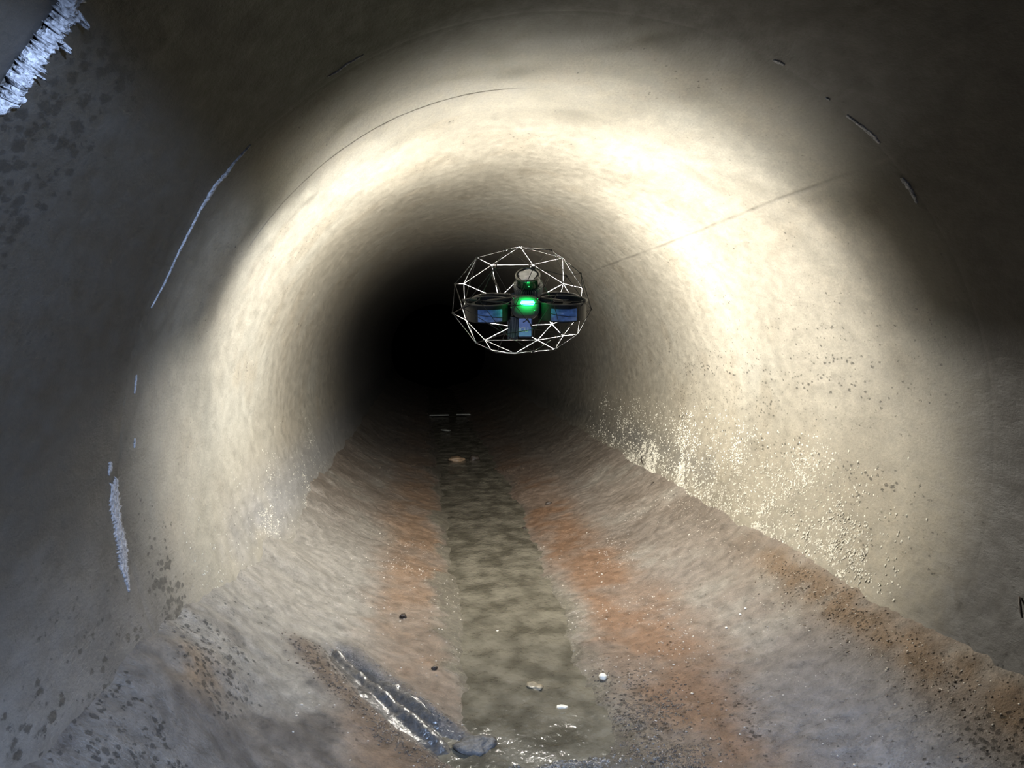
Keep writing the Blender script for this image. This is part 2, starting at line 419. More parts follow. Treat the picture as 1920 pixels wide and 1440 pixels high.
# ------------------------------------------------------------------ stream
def stream():
    xs = np.linspace(-0.50, 0.34, 190); ss = np.exp(np.linspace(math.log(1.2), math.log(13.5), 520))
    X, S = np.meshgrid(xs, ss, indexing='ij'); x = X.ravel(); s = S.ravel()
    P = np.stack([x * K, s * K * 1.3, np.zeros_like(x)], 1)
    z = WATER_Z * K + 0.0060 * fbm(P, 9, 3, 83) + 0.0026 * fbm(P, 34, 3, 89)
    m, nt, b = new_mat('murky_water')
    N = nt.nodes.new; Lk = nt.links.new
    tc = N('ShaderNodeTexCoord'); mp = N('ShaderNodeMapping'); mp.inputs['Scale'].default_value = (1, 0.8, 1); Lk(tc.outputs['Object'], mp.inputs[0])
    nz = N('ShaderNodeTexNoise'); nz.inputs['Scale'].default_value = 10; nz.inputs['Detail'].default_value = 4; Lk(mp.outputs[0], nz.inputs[0])
    rp = N('ShaderNodeValToRGB'); rp.color_ramp.elements[0].position = 0.38; rp.color_ramp.elements[1].position = 0.62
    rp.color_ramp.elements[0].color = (0.066, 0.060, 0.045, 1); rp.color_ramp.elements[1].color = (0.135, 0.123, 0.096, 1)
    Lk(nz.outputs['Fac'], rp.inputs[0]); Lk(rp.outputs[0], b.inputs['Base Color'])
    b.inputs['Roughness'].default_value = 0.14; b.inputs['IOR'].default_value = 1.33
    n2 = N('ShaderNodeTexNoise'); n2.inputs['Scale'].default_value = 55; n2.inputs['Detail'].default_value = 3; Lk(mp.outputs[0], n2.inputs[0])
    bp = N('ShaderNodeBump'); bp.inputs['Strength'].default_value = 0.55; bp.inputs['Distance'].default_value = 0.01
    Lk(n2.outputs['Fac'], bp.inputs['Height']); Lk(bp.outputs['Normal'], b.inputs['Normal'])
    o = mesh_from('stream', np.stack([x * K, s * K, z], 1), grid_faces(len(xs), len(ss)), m)
    tag(o, 'shallow murky brown stream running down the middle of the silt', 'water', None, 'stuff')
    return o
stream()

# ------------------------------------------------------------------ scattered crust and grit (uncountable)
ICO = None
def ico_base():
    global ICO
    if ICO is None:
        bm = bmesh.new(); bmesh.ops.create_icosphere(bm, subdivisions=1, radius=1.0)
        ICO = (np.array([v.co[:] for v in bm.verts]), np.array([[v.index for v in f.verts] for f in bm.faces])); bm.free()
    return ICO

def lumps(name, pts, nrm, size, mat, parent, label, flat=0.55):
    Vb, Fb = ico_base(); n = len(pts)
    a = np.cross(nrm, np.array([0.13, 0.97, 0.2])); a /= np.linalg.norm(a, axis=1)[:, None]; b = np.cross(nrm, a)
    sc = rng.uniform(0.6, 1.5, (n, 3)); jit = rng.uniform(0.72, 1.25, (n, len(Vb)))
    ang = rng.uniform(0, 6.28, n); ca, sa = np.cos(ang), np.sin(ang)
    A = a * ca[:, None] + b * sa[:, None]; Bv = -a * sa[:, None] + b * ca[:, None]
    L = Vb[None] * jit[..., None] * (sc * size[:, None])[:, None, :]
    V = pts[:, None] + L[..., 0:1] * A[:, None] + L[..., 1:2] * Bv[:, None] + flat * L[..., 2:3] * nrm[:, None]
    Fc = (Fb[None] + (np.arange(n) * len(Vb))[:, None, None]).reshape(-1, 3)
    o = mesh_from(name, V.reshape(-1, 3), Fc, mat, parent, smooth=True)
    tag(o, label, None, None, 'stuff')
    return o

def wall_scatter(n, degr, sr, dens):
    deg = rng.uniform(*degr, n * 6); s = rng.uniform(*sr, n * 6)
    th = np.radians(deg); y = s * K; R = 0.9 * K
    P = np.stack([R * np.cos(th), y, R * np.sin(th)], 1)
    keep = rng.random(len(deg)) < dens(deg, s, P)
    P = P[keep][:n]; th = th[keep][:n]
    N = np.stack([-np.cos(th), np.zeros_like(th), -np.sin(th)], 1)
    return P - N * (wall_disp(P) + 0.0005)[:, None], N

P, N = wall_scatter(14000, (-31, -2), (1.62, 5.2), lambda d, s, P: np.clip((bump1(d, -25, 5.0) + 0.30 * bump1(d, -14, 7)) * (0.28 + 1.2 * sstep(0.0, 0.35, fbm(P, 5.0, 3, 97))) * sstep(5.4, 2.6, s) * sstep(1.6, 2.0, s), 0, 1))
lumps('mineral_crust', P, N, rng.uniform(0.0016, 0.0054, len(P)), M_CRUST, w_mid, 'pale lumpy mineral crust along the right tide line')
P, N = wall_scatter(2600, (-176, -146), (1.75, 3.8), lambda d, s, P: np.clip(bump1(d, -158, 8) * (0.1 + 1.2 * sstep(0.05, 0.4, fbm(P, 5.0, 3, 101))), 0, 1))
lumps('mineral_crust', P, N, rng.uniform(0.0010, 0.0034, len(P)), M_CRUST, w_mid, 'pale lumpy mineral crust along the left tide line')

def floor_scatter(n, xr, sr, dens):
    x = rng.uniform(*xr, n * 14); s = rng.uniform(*sr, n * 14)
    P = np.stack([x * K, s * K, np.zeros_like(x)], 1)
    keep = rng.random(len(x)) < dens(x, s, P)
    x, s, P = x[keep][:n], s[keep][:n], P[keep][:n]
    P[:, 2] = floor_height(x, s, P)[0] * K
    return P, np.tile(np.array([0, 0, 1.0]), (len(P), 1))

def grav_d(x, s, P):
    t, d = trough(x, s)
    along = sstep(-0.05, 0.1, t) * sstep(1.15, 0.9, t)
    g = bump1(x, 0.20, 0.08) * sstep(2.1, 1.6, s) + along * np.exp(-((d + 0.10) / 0.04) ** 2) + 0.5 * bump1(x, 0.74, 0.05) * sstep(2.3, 1.7, s)
    return np.clip(g * (0.3 + sstep(-0.1, 0.4, fbm(P, 8, 3, 103))), 0, 1)
P, N = floor_scatter(4200, (-0.7, 0.8), (1.15, 2.4), grav_d)
lumps('grit', P, N, rng.uniform(0.0012, 0.0042, len(P)), M_GRIT, floor, 'dark brown grit strewn on the near silt')
P, N = floor_scatter(2200, (-0.6, 0.78), (1.2, 3.2), lambda x, s, P: np.clip(0.10 + 0.9 * bump1(x, 0.745, 0.05) + 0.5 * bump1(x, 0.0, 0.17) * bump1(s, 1.42, 0.14) + 0.5 * sstep(0.2, 0.5, fbm(P, 4, 3, 107)), 0, 1))
lumps('grit', P, N, rng.uniform(0.001, 0.0036, len(P)), M_GRITP, floor, 'pale wet grit strewn over the silt')

M_GLINT = simple('wet_grit', (0.16, 0.15, 0.14), 0.10, noise=0.5, nscale=30)
P, N = floor_scatter(2600, (-0.30, 0.20), (1.2, 1.75), lambda x, s, P: np.clip(1.2 * bump1(x, -0.03, 0.15) * bump1(s, 1.40, 0.12) * (0.2 + sstep(-0.1, 0.3, fbm(P, 9, 3, 113))), 0, 1))
lumps('grit', P, N, rng.uniform(0.0012, 0.0042, len(P)), M_GLINT, floor, 'glinting wet grit on the near sediment bar', flat=0.8)
def wet_mud():
    nt_, nd = 120, 40
    A = np.array([-0.575, 1.945]); Bp = np.array([-0.20, 1.555]); ab = Bp - A; Ln = np.linalg.norm(ab); u = ab / Ln; nn = np.array([-u[1], u[0]])
    T, D = np.meshgrid(np.linspace(0.03, 0.93, nt_), np.linspace(-1, 1, nd), indexing='ij')
    t = T.ravel(); e = D.ravel()
    w = (0.014 + 0.050 * np.sin(np.pi * np.clip(t, 0, 1) ** 0.8)) * (1 + 0.25 * vnoise(np.stack([t * 9, np.sign(e) * 3, 0 * t], 1), 1.0, 5))
    d = e * w - 0.012 - 0.018 * np.sin(t * 3.1)
    x = A[0] + u[0] * Ln * t + nn[0] * d; s = A[1] + u[1] * Ln * t + nn[1] * d
    P = np.stack([x * K, s * K, np.zeros_like(x)], 1)
    z = floor_height(x, s, P)[0] * K
    z += 0.005 - 0.022 * np.abs(e) ** 2.5 - 0.03 * sstep(0.10, 0.03, t) - 0.03 * sstep(0.80, 0.93, t) + 0.010 * np.exp(-((e + 0.1) / 0.3) ** 2)
    z += 0.009 * fbm(P, 16, 4, 131)
    m = simple('wet_mud', (0.075, 0.070, 0.066), 0.24, noise=0.35, nscale=70, bump=0.45, spec=0.8)
    o = mesh_from('wet_mud', np.stack([x * K, s * K, z], 1), grid_faces(nt_, nd), m, floor)
    so = o.modifiers.new('thickness', 'SOLIDIFY'); so.thickness = 0.006; so.offset = -1
    o['label'] = 'glistening tongue of wet grey mud in the gully'
wet_mud()
def ridge_d(x, s, P):
    t, d = trough(x, s)
    return sstep(0.0, 0.12, t) * sstep(0.85, 0.6, t) * np.exp(-((d + 0.014) / 0.012) ** 2) + 0.25 * sstep(0.1, 0.3, t) * sstep(1.0, 0.8, t) * np.exp(-((d - 0.05) / 0.015) ** 2)
P, N = floor_scatter(900, (-0.6, -0.2), (1.5, 1.98), ridge_d)
lumps('grit', P, N, rng.uniform(0.001, 0.0034, len(P)), M_GLINT, floor, 'glinting wet grit on the ridge in the gully', flat=0.6)

# ------------------------------------------------------------------ grout left in the joints
def grout_strip(pts, mat, parent, label, thick=0.006, jag=0.35, sub=7, seed=0):
    """pts: (px, py, width in px) along the strip; becomes a ragged raised ribbon on the wall"""
    R = 0.9 * K
    r_ = np.random.default_rng(seed)
    cen = []
    for (px, py, w) in pts:
        th, y = px_wall(px, py); p = wall_pt(th, y, R)
        dist = (p - CAM) @ CF
        cen.append((th * R, y, w * dist / F_PX * 0.5))
    cen = np.array(cen)
    n = (len(cen) - 1) * sub + 1
    tt = np.linspace(0, len(cen) - 1, n)
    c = np.stack([np.interp(tt, np.arange(len(cen)), cen[:, k]) for k in range(3)], 1)
    tan = np.gradient(c[:, :2], axis=0); tan /= np.linalg.norm(tan, axis=1)[:, None] + 1e-9
    nor = np.stack([-tan[:, 1], tan[:, 0]], 1)
    m = 7; V = []; 
    u = np.linspace(-1, 1, m)
    wl = c[:, 2] * (1 + jag * r_.normal(size=n)); wr = c[:, 2] * (1 + jag * r_.normal(size=n))
    for i in range(n):
        for j in range(m):
            w = wr[i] if u[j] > 0 else wl[i]
            q = c[i, :2] + nor[i] * u[j] * max(w, 0.0006)
            h = thick * (1 - abs(u[j]) ** 3) * (0.6 + 0.6 * r_.random()) * min(1, 0.3 + 4 * min(i, n - 1 - i) / n)
            if j in (0, m - 1): h = -0.004
            V.append((q[0] / R, q[1], h))
    V = np.array(V)
    P0 = np.stack([R * np.cos(V[:, 0]), V[:, 1], R * np.sin(V[:, 0])], 1)
    rr_ = R + wall_disp(P0) - V[:, 2] - 0.0008
    V = np.stack([rr_ * np.cos(V[:, 0]), V[:, 1], rr_ * np.sin(V[:, 0])], 1)
    o = mesh_from('grout_patch', V, grid_faces(n, m), mat, parent)
    so = o.modifiers.new('thickness', 'SOLIDIFY'); so.thickness = 0.0015; so.offset = 0
    o['label'] = label
    return o

grout_strip([(219, 898, 22), (214, 925, 46), (217, 955, 44), (222, 985, 42), (227, 1015, 46), (230, 1040, 46), (233, 1065, 36), (238, 1088, 22), (242, 1110, 5)], M_GROUT, w_near, 'long tapering pale grout patch low on the left wall', 0.0022, 0.28, 14, seed=3)
grout_strip([(208, 866, 12), (207, 876, 20), (204, 892, 3)], M_GROUT, w_near, 'small pale grout chip above the long patch', 0.0018, 0.45, seed=4)
grout_strip([(469, 270, 2), (455, 286, 5), (437, 305, 4), (424, 325, 11), (405, 345, 13), (392, 368, 11), (375, 395, 8), (360, 425, 7), (346, 452, 6), (335, 475, 4), (322, 503, 3), (306, 535, 2), (293, 560, 2), (284, 578, 5)], M_GROUT, w_near, 'thin curved sliver of grout in the left joint', 0.0022, 0.35, 12, seed=5)
grout_strip([(256, 703, 2), (254, 718, 4), (252, 738, 2)], M_GROUT, w_near, 'tiny pale grout speck at mid height of the left joint', 0.0015, 0.4, seed=6)
grout_strip([(252, 822, 2), (251, 832, 4), (251, 840, 2)], M_GROUT, w_near, 'tiny pale grout speck low in the left joint', 0.0015, 0.4, seed=7)
grout_strip([(612, 141, 2), (630, 132, 4), (650, 116, 3), (680, 99, 6)], M_GROUT, w_near, 'thin grout sliver in the joint near the crown', 0.0015, 0.4, seed=8)
grout_strip([(1449, 116, 5), (1459, 119, 13), (1470, 124, 4)], M_GROUT, w_near, 'small pale grout dab in the joint right of the crown', 0.0015, 0.3, seed=9)
grout_strip([(1548, 184, 3), (1556, 187, 5)], M_GROUT, w_near, 'tiny grout dab in the upper right joint', 0.0012, 0.3, seed=10)
grout_strip([(1588, 215, 7), (1612, 233, 9), (1640, 255, 12), (1650, 268, 6)], M_GROUT, w_near, 'faint grout smear in the upper right joint', 0.0012, 0.3, seed=11)
grout_strip([(1692, 332, 8), (1702, 346, 15), (1710, 358, 10), (1720, 380, 6)], M_GROUT, w_near, 'round grout dab on the dark right wall', 0.0015, 0.25, seed=12)
# broken, dripping grout collar in the nearest joint, top left corner
grout_strip([(-25, 205, 26), (12, 178, 30), (24, 140, 26), (52, 104, 30), (78, 74, 34), (100, 42, 28), (122, 10, 40), (150, -30, 40)], M_GROUT, w_back, 'ragged broken grout collar at the top left corner', 0.016, 0.5, 11, seed=13)
for k, (a, b_, c_) in enumerate([((130, 8, 12), (138, 24, 10), (136, 34, 5)), ((98, 62, 6), (101, 72, 7), (101, 79, 4)), ((38, 108, 5), (50, 112, 6), (57, 108, 3)), ((40, 118, 5), (47, 122, 5), (51, 127, 3))]):
    grout_strip([a, b_, c_], M_GROUT, w_back, 'hanging grout drip on the broken collar', 0.020, 0.2, 6, seed=20 + k)

# ------------------------------------------------------------------ the caged inspection drone
M_CARBON = simple('carbon_strut', (0.022, 0.022, 0.023), 0.55, 0.0, noise=0.15, nscale=300, spec=0.25)
M_SHELL = simple('charcoal_shell', (0.012, 0.0135, 0.0145), 0.45, noise=0.2, nscale=80, bump=0.05, spec=0.25)
M_RIM = simple('grey_duct_lip', (0.045, 0.047, 0.05), 0.42, noise=0.2, nscale=90, spec=0.3)
M_BLUE = simple('blue_panel', (0.13, 0.27, 0.62), 0.30, noise=0.35, nscale=70, bump=0.15)
M_LABEL = simple('lilac_label', (0.24, 0.36, 0.86), 0.35, noise=0.12, nscale=60)
M_WHITE = simple('white_lettering', (0.85, 0.88, 0.95), 0.4, noise=0.03)
M_FIN = simple('heat_sink_metal', (0.10, 0.095, 0.085), 0.5, 0.4, noise=0.2, nscale=120)
M_FINL = simple('bright_fin_metal', (0.45, 0.45, 0.43), 0.35, 0.7, noise=0.15, nscale=120)
M_CHROME = simple('bright_ring', (0.16, 0.165, 0.165), 0.22, 0.9, noise=0.1)
M_CAP = simple('frosted_cap', (0.80, 0.82, 0.80), 0.55, noise=0.25, nscale=55)
M_BLACK = simple('black_rubber', (0.012, 0.012, 0.013), 0.4, noise=0.2)
M_BOWL = simple('light_bowl_plastic', (0.085, 0.09, 0.085), 0.6, noise=0.05, spec=0.2)
M_LED = simple('green_led', (0.2, 0.9, 0.5), 0.4, emit=(0.014, 1.0, 0.16), estr=55.0)
M_LENS = simple('lamp_lens', (0.9, 0.88, 0.82), 0.3, emit=(1.0, 0.93, 0.80), estr=8.0)
M_GLASS = simple('dark_window', (0.01, 0.012, 0.012), 0.12, noise=0.1)

DC = CAM + ray(978, 564) * 2.52
DYAW = math.atan2(ray(978, 564)[0], ray(978, 564)[1])
BASE = Vector((0, 0, -0.187))
drone = bpy.data.objects.new('inspection_drone', None)
drone.empty_display_size = 0.1
COL.objects.link(drone)
drone.location = Vector(DC) + BASE
drone.rotation_euler = (0, 0, -DYAW)
tag(drone, 'caged quadcopter inspection drone with a glowing green light hovering in the pipe', 'drone')
T0 = Matrix.Translation(-BASE)              # parts are laid out about the cage centre
TILT = Matrix.Rotation(0.25, 4, 'X')        # body pitched, top leaning back towards the viewer

def lp(px, py, y):
    """layout point on the drone: x right, y away from the viewer, z up, at depth y"""
    d = ray(px, py)
    ex = np.array([math.cos(DYAW), -math.sin(DYAW), 0]); ey = np.array([math.sin(DYAW), math.cos(DYAW), 0])
    t = (y - (CAM - DC) @ ey) / (d @ ey)
    p = CAM + t * d - DC
    return Vector((p @ ex, y, p[2]))

def part(name, bm, mat, parent=None, smooth=False, M=None):
    return bm_obj(name, bm, mat, parent or drone, smooth, T0 @ (M or Matrix.Identity(4)))

def box(bm, c, h, M=None, bev=0.0):
    r = bmesh.ops.create_cube(bm, size=1.0)
    vs = r['verts']
    for v in vs:
        v.co = Vector((v.co.x * 2 * h[0], v.co.y * 2 * h[1], v.co.z * 2 * h[2]))
    if bev:
        es = list({e for v in vs for e in v.link_edges})
        rb = bmesh.ops.bevel(bm, geom=es, offset=bev, segments=4 if bev > 0.01 else 2, affect='EDGES')
        vs = list({v for f in rb['faces'] for v in f.verts} | {v for v in bm.verts if v in vs and v.is_valid}) if False else None
    bmv = bm.verts if vs is None else vs
    for v in bmv:
        v.co = (M @ v.co if M is not None else v.co) + Vector(c)
    return bm

def lathe(bm, prof, n=40, close=False, M=None):
    rings = []
    for k in range(n):
        a = 2 * math.pi * k / n
        rings.append([bm.verts.new((M or Matrix.Identity(4)) @ Vector((r * math.cos(a), r * math.sin(a), z))) for r, z in prof])
    m = len(prof)
    for k in range(n):
        A, B_ = rings[k], rings[(k + 1) % n]
        for j in range(m if close else m - 1):
            q = [A[j], B_[j], B_[(j + 1) % m], A[(j + 1) % m]]
            try: bm.faces.new(q)
            except ValueError: pass
    return bm

def tube(bm, pts, r, n=8, cap=True):
    pts = [Vector(p) for p in pts]; rs = r if isinstance(r, (list, tuple)) else [r] * len(pts)
    rings = []
    up = Vector((0.31, 0.77, 0.55)).normalized()
    for i, p in enumerate(pts):
        t = (pts[min(i + 1, len(pts) - 1)] - pts[max(i - 1, 0)]).normalized()
        a = t.cross(up).normalized(); b_ = t.cross(a)
        rings.append([bm.verts.new(p + (a * math.cos(2 * math.pi * k / n) + b_ * math.sin(2 * math.pi * k / n)) * rs[i]) for k in range(n)])
    for i in range(len(pts) - 1):
        for k in range(n):
            bm.faces.new([rings[i][k], rings[i][(k + 1) % n], rings[i + 1][(k + 1) % n], rings[i + 1][k]])
    if cap:
        bm.faces.new(rings[0]); bm.faces.new(rings[-1])
    return bm

# --- cage of carbon struts and joints
NODES = [[-0.0547, -0.0941, 0.1627], [0.0987, -0.0233, 0.1689], [0.1943, -0.0829, 0.0856], [0.143, -0.165, 0.0702], [0.234, -0.0415, -0.0306], [0.1127, -0.0235, -0.1658], [0.1284, -0.1529, -0.1114], [0.041, -0.2074, -0.0984], [0.0979, -0.219, -0.0125], [0.0383, -0.1966, 0.0939], [-0.134, -0.1991, -0.008], [-0.0526, -0.1923, -0.1133], [-0.0197, -0.2382, -0.0264], [-0.0859, -0.1823, 0.0932], [0.2033, -0.128, -0.0098], [-0.1886, -0.146, -0.0292], [-0.1551, -0.0231, -0.1433], [0.0387, -0.1006, -0.1723], [-0.0841, -0.0224, -0.1759], [0.1909, -0.0228, -0.1137], [-0.0056, 0.0282, 0.1875], [-0.1077, 0.1381, 0.1348], [0.0404, 0.1669, 0.1388], [0.1521, 0.1678, 0.0703], [0.1416, 0.0435, 0.1498], [-0.2056, 0.0971, 0.0655], [-0.1511, -0.0235, 0.1436], [-0.2284, 0.0152, 0.0582], [-0.2334, -0.0229, -0.0426], [-0.1304, 0.0947, -0.1346], [-0.105, 0.0141, -0.1688], [-0.0235, 0.0472, -0.1809], [0.0579, 0.1461, -0.1348], [0.1479, 0.1025, -0.1195], [0.1113, 0.1826, -0.0765], [-0.199, 0.1033, -0.0627], [-0.0851, 0.2241, 0.0189], [0.0437, 0.2358, 0.0155], [-0.0354, 0.2048, -0.0839], [0.2082, 0.1053, -0.0401], [0.2142, 0.0927, 0.0493]]
hb = bmesh.new()
for p in NODES: hb.verts.new(p)
bmesh.ops.convex_hull(hb, input=hb.verts)
STRUTS = sorted({tuple(sorted((tuple(round(c, 5) for c in e.verts[0].co), tuple(round(c, 5) for c in e.verts[1].co)))) for e in hb.edges})
hb.free()
sb = bmesh.new(); tube(sb, [(0, 0, 0), (0, 0, 0.04), (0, 0, 0.06), (0, 0, 0.94), (0, 0, 0.96), (0, 0, 1)], [0.0020, 0.0020, 0.00105, 0.00105, 0.0020, 0.0020], 8)
strut_me = bpy.data.meshes.new('cage_strut'); sb.to_mesh(strut_me); sb.free(); strut_me.materials.append(M_CARBON)
strut_me.polygons.foreach_set('use_smooth', np.ones(len(strut_me.polygons), dtype=bool))
for a, b_ in STRUTS:
    a = Vector(a); b_ = Vector(b_); d = b_ - a
    o = link(bpy.data.objects.new('cage_strut', strut_me), drone)
    o.matrix_local = T0 @ Matrix.Translation(a) @ d.to_track_quat('Z', 'Y').to_matrix().to_4x4() @ Matrix.Diagonal((1, 1, d.length, 1))
jb = bmesh.new(); bmesh.ops.create_icosphere(jb, subdivisions=2, radius=0.0034)
joint_me = bpy.data.meshes.new('cage_joint'); jb.to_mesh(joint_me); jb.free(); joint_me.materials.append(M_CARBON)
joint_me.polygons.foreach_set('use_smooth', np.ones(len(joint_me.polygons), dtype=bool))
for p in NODES:
    o = link(bpy.data.objects.new('cage_joint', joint_me), drone); o.matrix_local = T0 @ Matrix.Translation(p)

# --- hull
bm = bmesh.new(); bmesh.ops.create_icosphere(bm, subdivisions=4, radius=1.0)
hc = lp(984, 574, -0.02)
for v in bm.verts:
    q = v.co; s_ = lambda t: math.copysign(abs(t) ** 0.7, t)
    v.co = Vector((s_(q.x) * 0.046, s_(q.y) * 0.088, s_(q.z) * 0.040))
hull = part('hull', bm, M_SHELL, smooth=True, M=Matrix.Translation(hc) @ TILT)
# shoulder spars seen as dark wedges from hull to ducts
for sx in (-1, 1):
    bm = bmesh.new()
    tube(bm, [hc + Vector((sx * 0.03, -0.05, 0.018)), hc + Vector((sx * 0.07, -0.06, 0.016)), hc + Vector((sx * 0.125, -0.05, 0.012))], [0.013, 0.009, 0.007], 10)
    part('arm', bm, M_SHELL, smooth=True)
    bm = bmesh.new()
    tube(bm, [hc + Vector((sx * 0.03, 0.05, 0.012)), hc + Vector((sx * 0.07, 0.09, 0.010)), hc + Vector((sx * 0.12, 0.105, 0.008))], [0.013, 0.009, 0.007], 10)
    part('arm', bm, M_SHELL, smooth=True)
# hull screws and clips catching the light
for (px, py, y) in [(958, 577, -0.128), (962, 559, -0.128), (1009, 560, -0.128), (1003, 583, -0.128)]:
    bm = bmesh.new(); bmesh.ops.create_icosphere(bm, subdivisions=2, radius=0.0035)
    part('screw', bm, M_CHROME, smooth=True, M=Matrix.Translation(lp(px, py, y)))

# --- status light: pale dish with the green light bar standing in it
led = lp(989, 568, -0.146)
RX = Matrix.Rotation(math.radians(90), 4, 'X')     # lathe axis (z) -> -y, towards the viewer
bowl_c = lp(985, 575, -0.112)
bm = bmesh.new(); bmesh.ops.create_icosphere(bm, subdivisions=4, radius=1.0)
for v in bm.verts:
    q = v.co.copy(); s_ = lambda t: math.copysign(abs(t) ** 0.72, t)
    v.co = Vector((s_(q.x) * 0.047, s_(q.y) * 0.020, s_(q.z) * 0.038))
part('front_panel', bm, M_BOWL, smooth=True, M=Matrix.Translation(bowl_c) @ Matrix.Rotation(0.10, 4, 'X'))
bm = bmesh.new(); box(bm, (0, 0, 0), (0.0225, 0.006, 0.0066), bev=0.003)
sl = part('status_light', bm, M_LED, smooth=True, M=Matrix.Translation(led)); sl['label'] = 'glowing green light bar'

# --- lidar on its finned neck, leaning back towards the viewer
LB = lp(991, 546, -0.050)
LM = Matrix.Translation(LB) @ Matrix.Rotation(math.radians(38), 4, 'X') @ Matrix.Rotation(math.radians(-3), 4, 'Y')
bm = bmesh.new(); lathe(bm, [(0.0005, 0.0), (0.040, 0.0), (0.041, 0.004), (0.040, 0.030), (0.0005, 0.030)], 48)
lid = part('lidar_base', bm, M_SHELL, smooth=False, M=LM)
for k in range(40):
    a = 2 * math.pi * k / 40
    bm = bmesh.new(); box(bm, (0, 0, 0), (0.0055, 0.0008, 0.015), M=None)
    bmesh.ops.transform(bm, matrix=Matrix.Rotation(a, 4, 'Z') @ Matrix.Translation((0.043, 0, 0.0135)) @ Matrix.Rotation(0.12, 4, 'Y'), verts=bm.verts)
    bm_obj('fin', bm, M_FINL, lid, False, T0 @ LM)
bm = bmesh.new(); lathe(bm, [(0.0005, 0.030), (0.0385, 0.030), (0.0392, 0.033), (0.0392, 0.060), (0.0005, 0.060)], 48)
lw = part('lidar_window', bm, M_GLASS, smooth=False, M=LM)
bm = bmesh.new(); bmesh.ops.create_icosphere(bm, subdivisions=2, radius=0.0024)
bm_obj('lidar_sensor_dot', bm, M_WHITE, lw, True, T0 @ LM @ Matrix.Translation((0.003, -0.039, 0.045)))
bm = bmesh.new(); lathe(bm, [(0.0385, 0.059), (0.0415, 0.060), (0.0418, 0.064), (0.040, 0.067), (0.037, 0.0675), (0.036, 0.063)], 48)
part('lidar_rim', bm, M_CHROME, smooth=True, M=LM)
bm = bmesh.new(); lathe(bm, [(0.0005, 0.0645), (0.0375, 0.0645), (0.038, 0.060)], 48)
lc = part('lidar_cap', bm, M_SHELL, smooth=True, M=LM)
bm = bmesh.new()
cv = [bm.verts.new((0, 0, 0.0655))]; ring = []
for k in range(64):
    a = 2 * math.pi * k / 64
    r = 0.0300 + 0.0024 * math.sin(5 * a + 0.6) + 0.0012 * math.sin(11 * a)
    ring.append(bm.verts.new((r * math.cos(a), r * math.sin(a), 0.0655)))
low = [bm.verts.new((v.co.x, v.co.y, 0.0640)) for v in ring]
for k in range(64):
    bm.faces.new([cv[0], ring[k], ring[(k + 1) % 64]]); bm.faces.new([ring[k], low[k], low[(k + 1) % 64], ring[(k + 1) % 64]])
bm_obj('cap_plate', bm, M_CAP, lc, False, T0 @ LM)

# --- four ducted rotors
def duct(px, py, y, R, panel=None, mount=None):
    c = lp(px, py, y)
    DM = Matrix.Translation(c) @ TILT
    bm = bmesh.new(); lathe(bm, [(R, -0.030), (R * 1.0, 0.026), (R - 0.0035, 0.026), (R - 0.0035, -0.030)], 56, close=True)
    d = part('rotor_duct', bm, M_SHELL, smooth=False, M=DM)
    bm = bmesh.new(); lathe(bm, [(R - 0.003, 0.025), (R + 0.002, 0.0255), (R + 0.004, 0.0275), (R + 0.003, 0.0295), (R - 0.001, 0.0295), (R - 0.004, 0.0275)], 56, close=True)
    bm_obj('duct_lip', bm, M_RIM, d, True, T0 @ DM)
    bm = bmesh.new(); lathe(bm, [(0.0005, -0.016), (0.0135, -0.016), (0.014, 0.004), (0.010, 0.009), (0.0005, 0.010)], 28)
    bm_obj('motor', bm, M_FIN, d, False, T0 @ DM)
    for k in range(3):
        a = 2 * math.pi * k / 3 + px
        bm = bmesh.new()
        tube(bm, [(0.010 * math.cos(a), 0.010 * math.sin(a), -0.010), (R * math.cos(a), R * math.sin(a), -0.022)], 0.003, 6)
        bm_obj('strut', bm, M_SHELL, d, False, T0 @ DM)
        bm = bmesh.new()
        n = 8; top = []
        for i in range(n + 1):
            u = i / n; r = 0.010 + (R - 0.012) * u
            ch = 0.010 * (0.55 + 1.5 * u * (1 - u) + 0.1); tw = math.radians(28 - 16 * u)
            top.append([bm.verts.new((r, s * ch * math.cos(tw), 0.012 + s * ch * math.sin(tw))) for s in (-1, 1)])
        for i in range(n):
            bm.faces.new([top[i][0], top[i][1], top[i + 1][1], top[i + 1][0]])
        geo = bmesh.ops.solidify(bm, geom=list(bm.faces), thickness=0.0012)
        bm_obj('propeller_blade', bm, M_BLACK, d, True, T0 @ DM @ Matrix.Rotation(a + 0.6, 4, 'Z'))
    if panel:
        a0, a1 = panel; n = 14
        bm = bmesh.new(); V = []
        for i in range(n + 1):
            a = math.radians(a0 + (a1 - a0) * i / n)
            V.append([bm.verts.new(((R + dr) * math.cos(a), (R + dr) * math.sin(a), z)) for dr, z in ((0.0005, -0.026), (0.003, -0.0255), (0.003, 0.013), (0.0005, 0.014))])
        for i in range(n):
            for j in range(3):
                bm.faces.new([V[i][j], V[i + 1][j], V[i + 1][j + 1], V[i][j + 1]])
        o = bm_obj('blue_panel', bm, M_BLUE, d, True, T0 @ DM); o['label'] = 'glossy blue side panel'
        # dark cable strap across the panel
        bm = bmesh.new()
        tube(bm, [((R + 0.004) * math.cos(math.radians(a0 + (a1 - a0) * u)), (R + 0.004) * math.sin(math.radians(a0 + (a1 - a0) * u)), -0.002 - 0.012 * (u if a0 < -100 else 1 - u)) for u in np.linspace(0, 1, 9)], 0.0012, 6)
        bm_obj('strap', bm, M_BLACK, d, True, T0 @ DM)
    return d
duct(915, 580, -0.075, 0.076, panel=(-112, -52))
duct(1054, 578, -0.075, 0.080, panel=(-118, -58))
duct(928, 572, 0.060, 0.070)
duct(1046, 570, 0.060, 0.070)
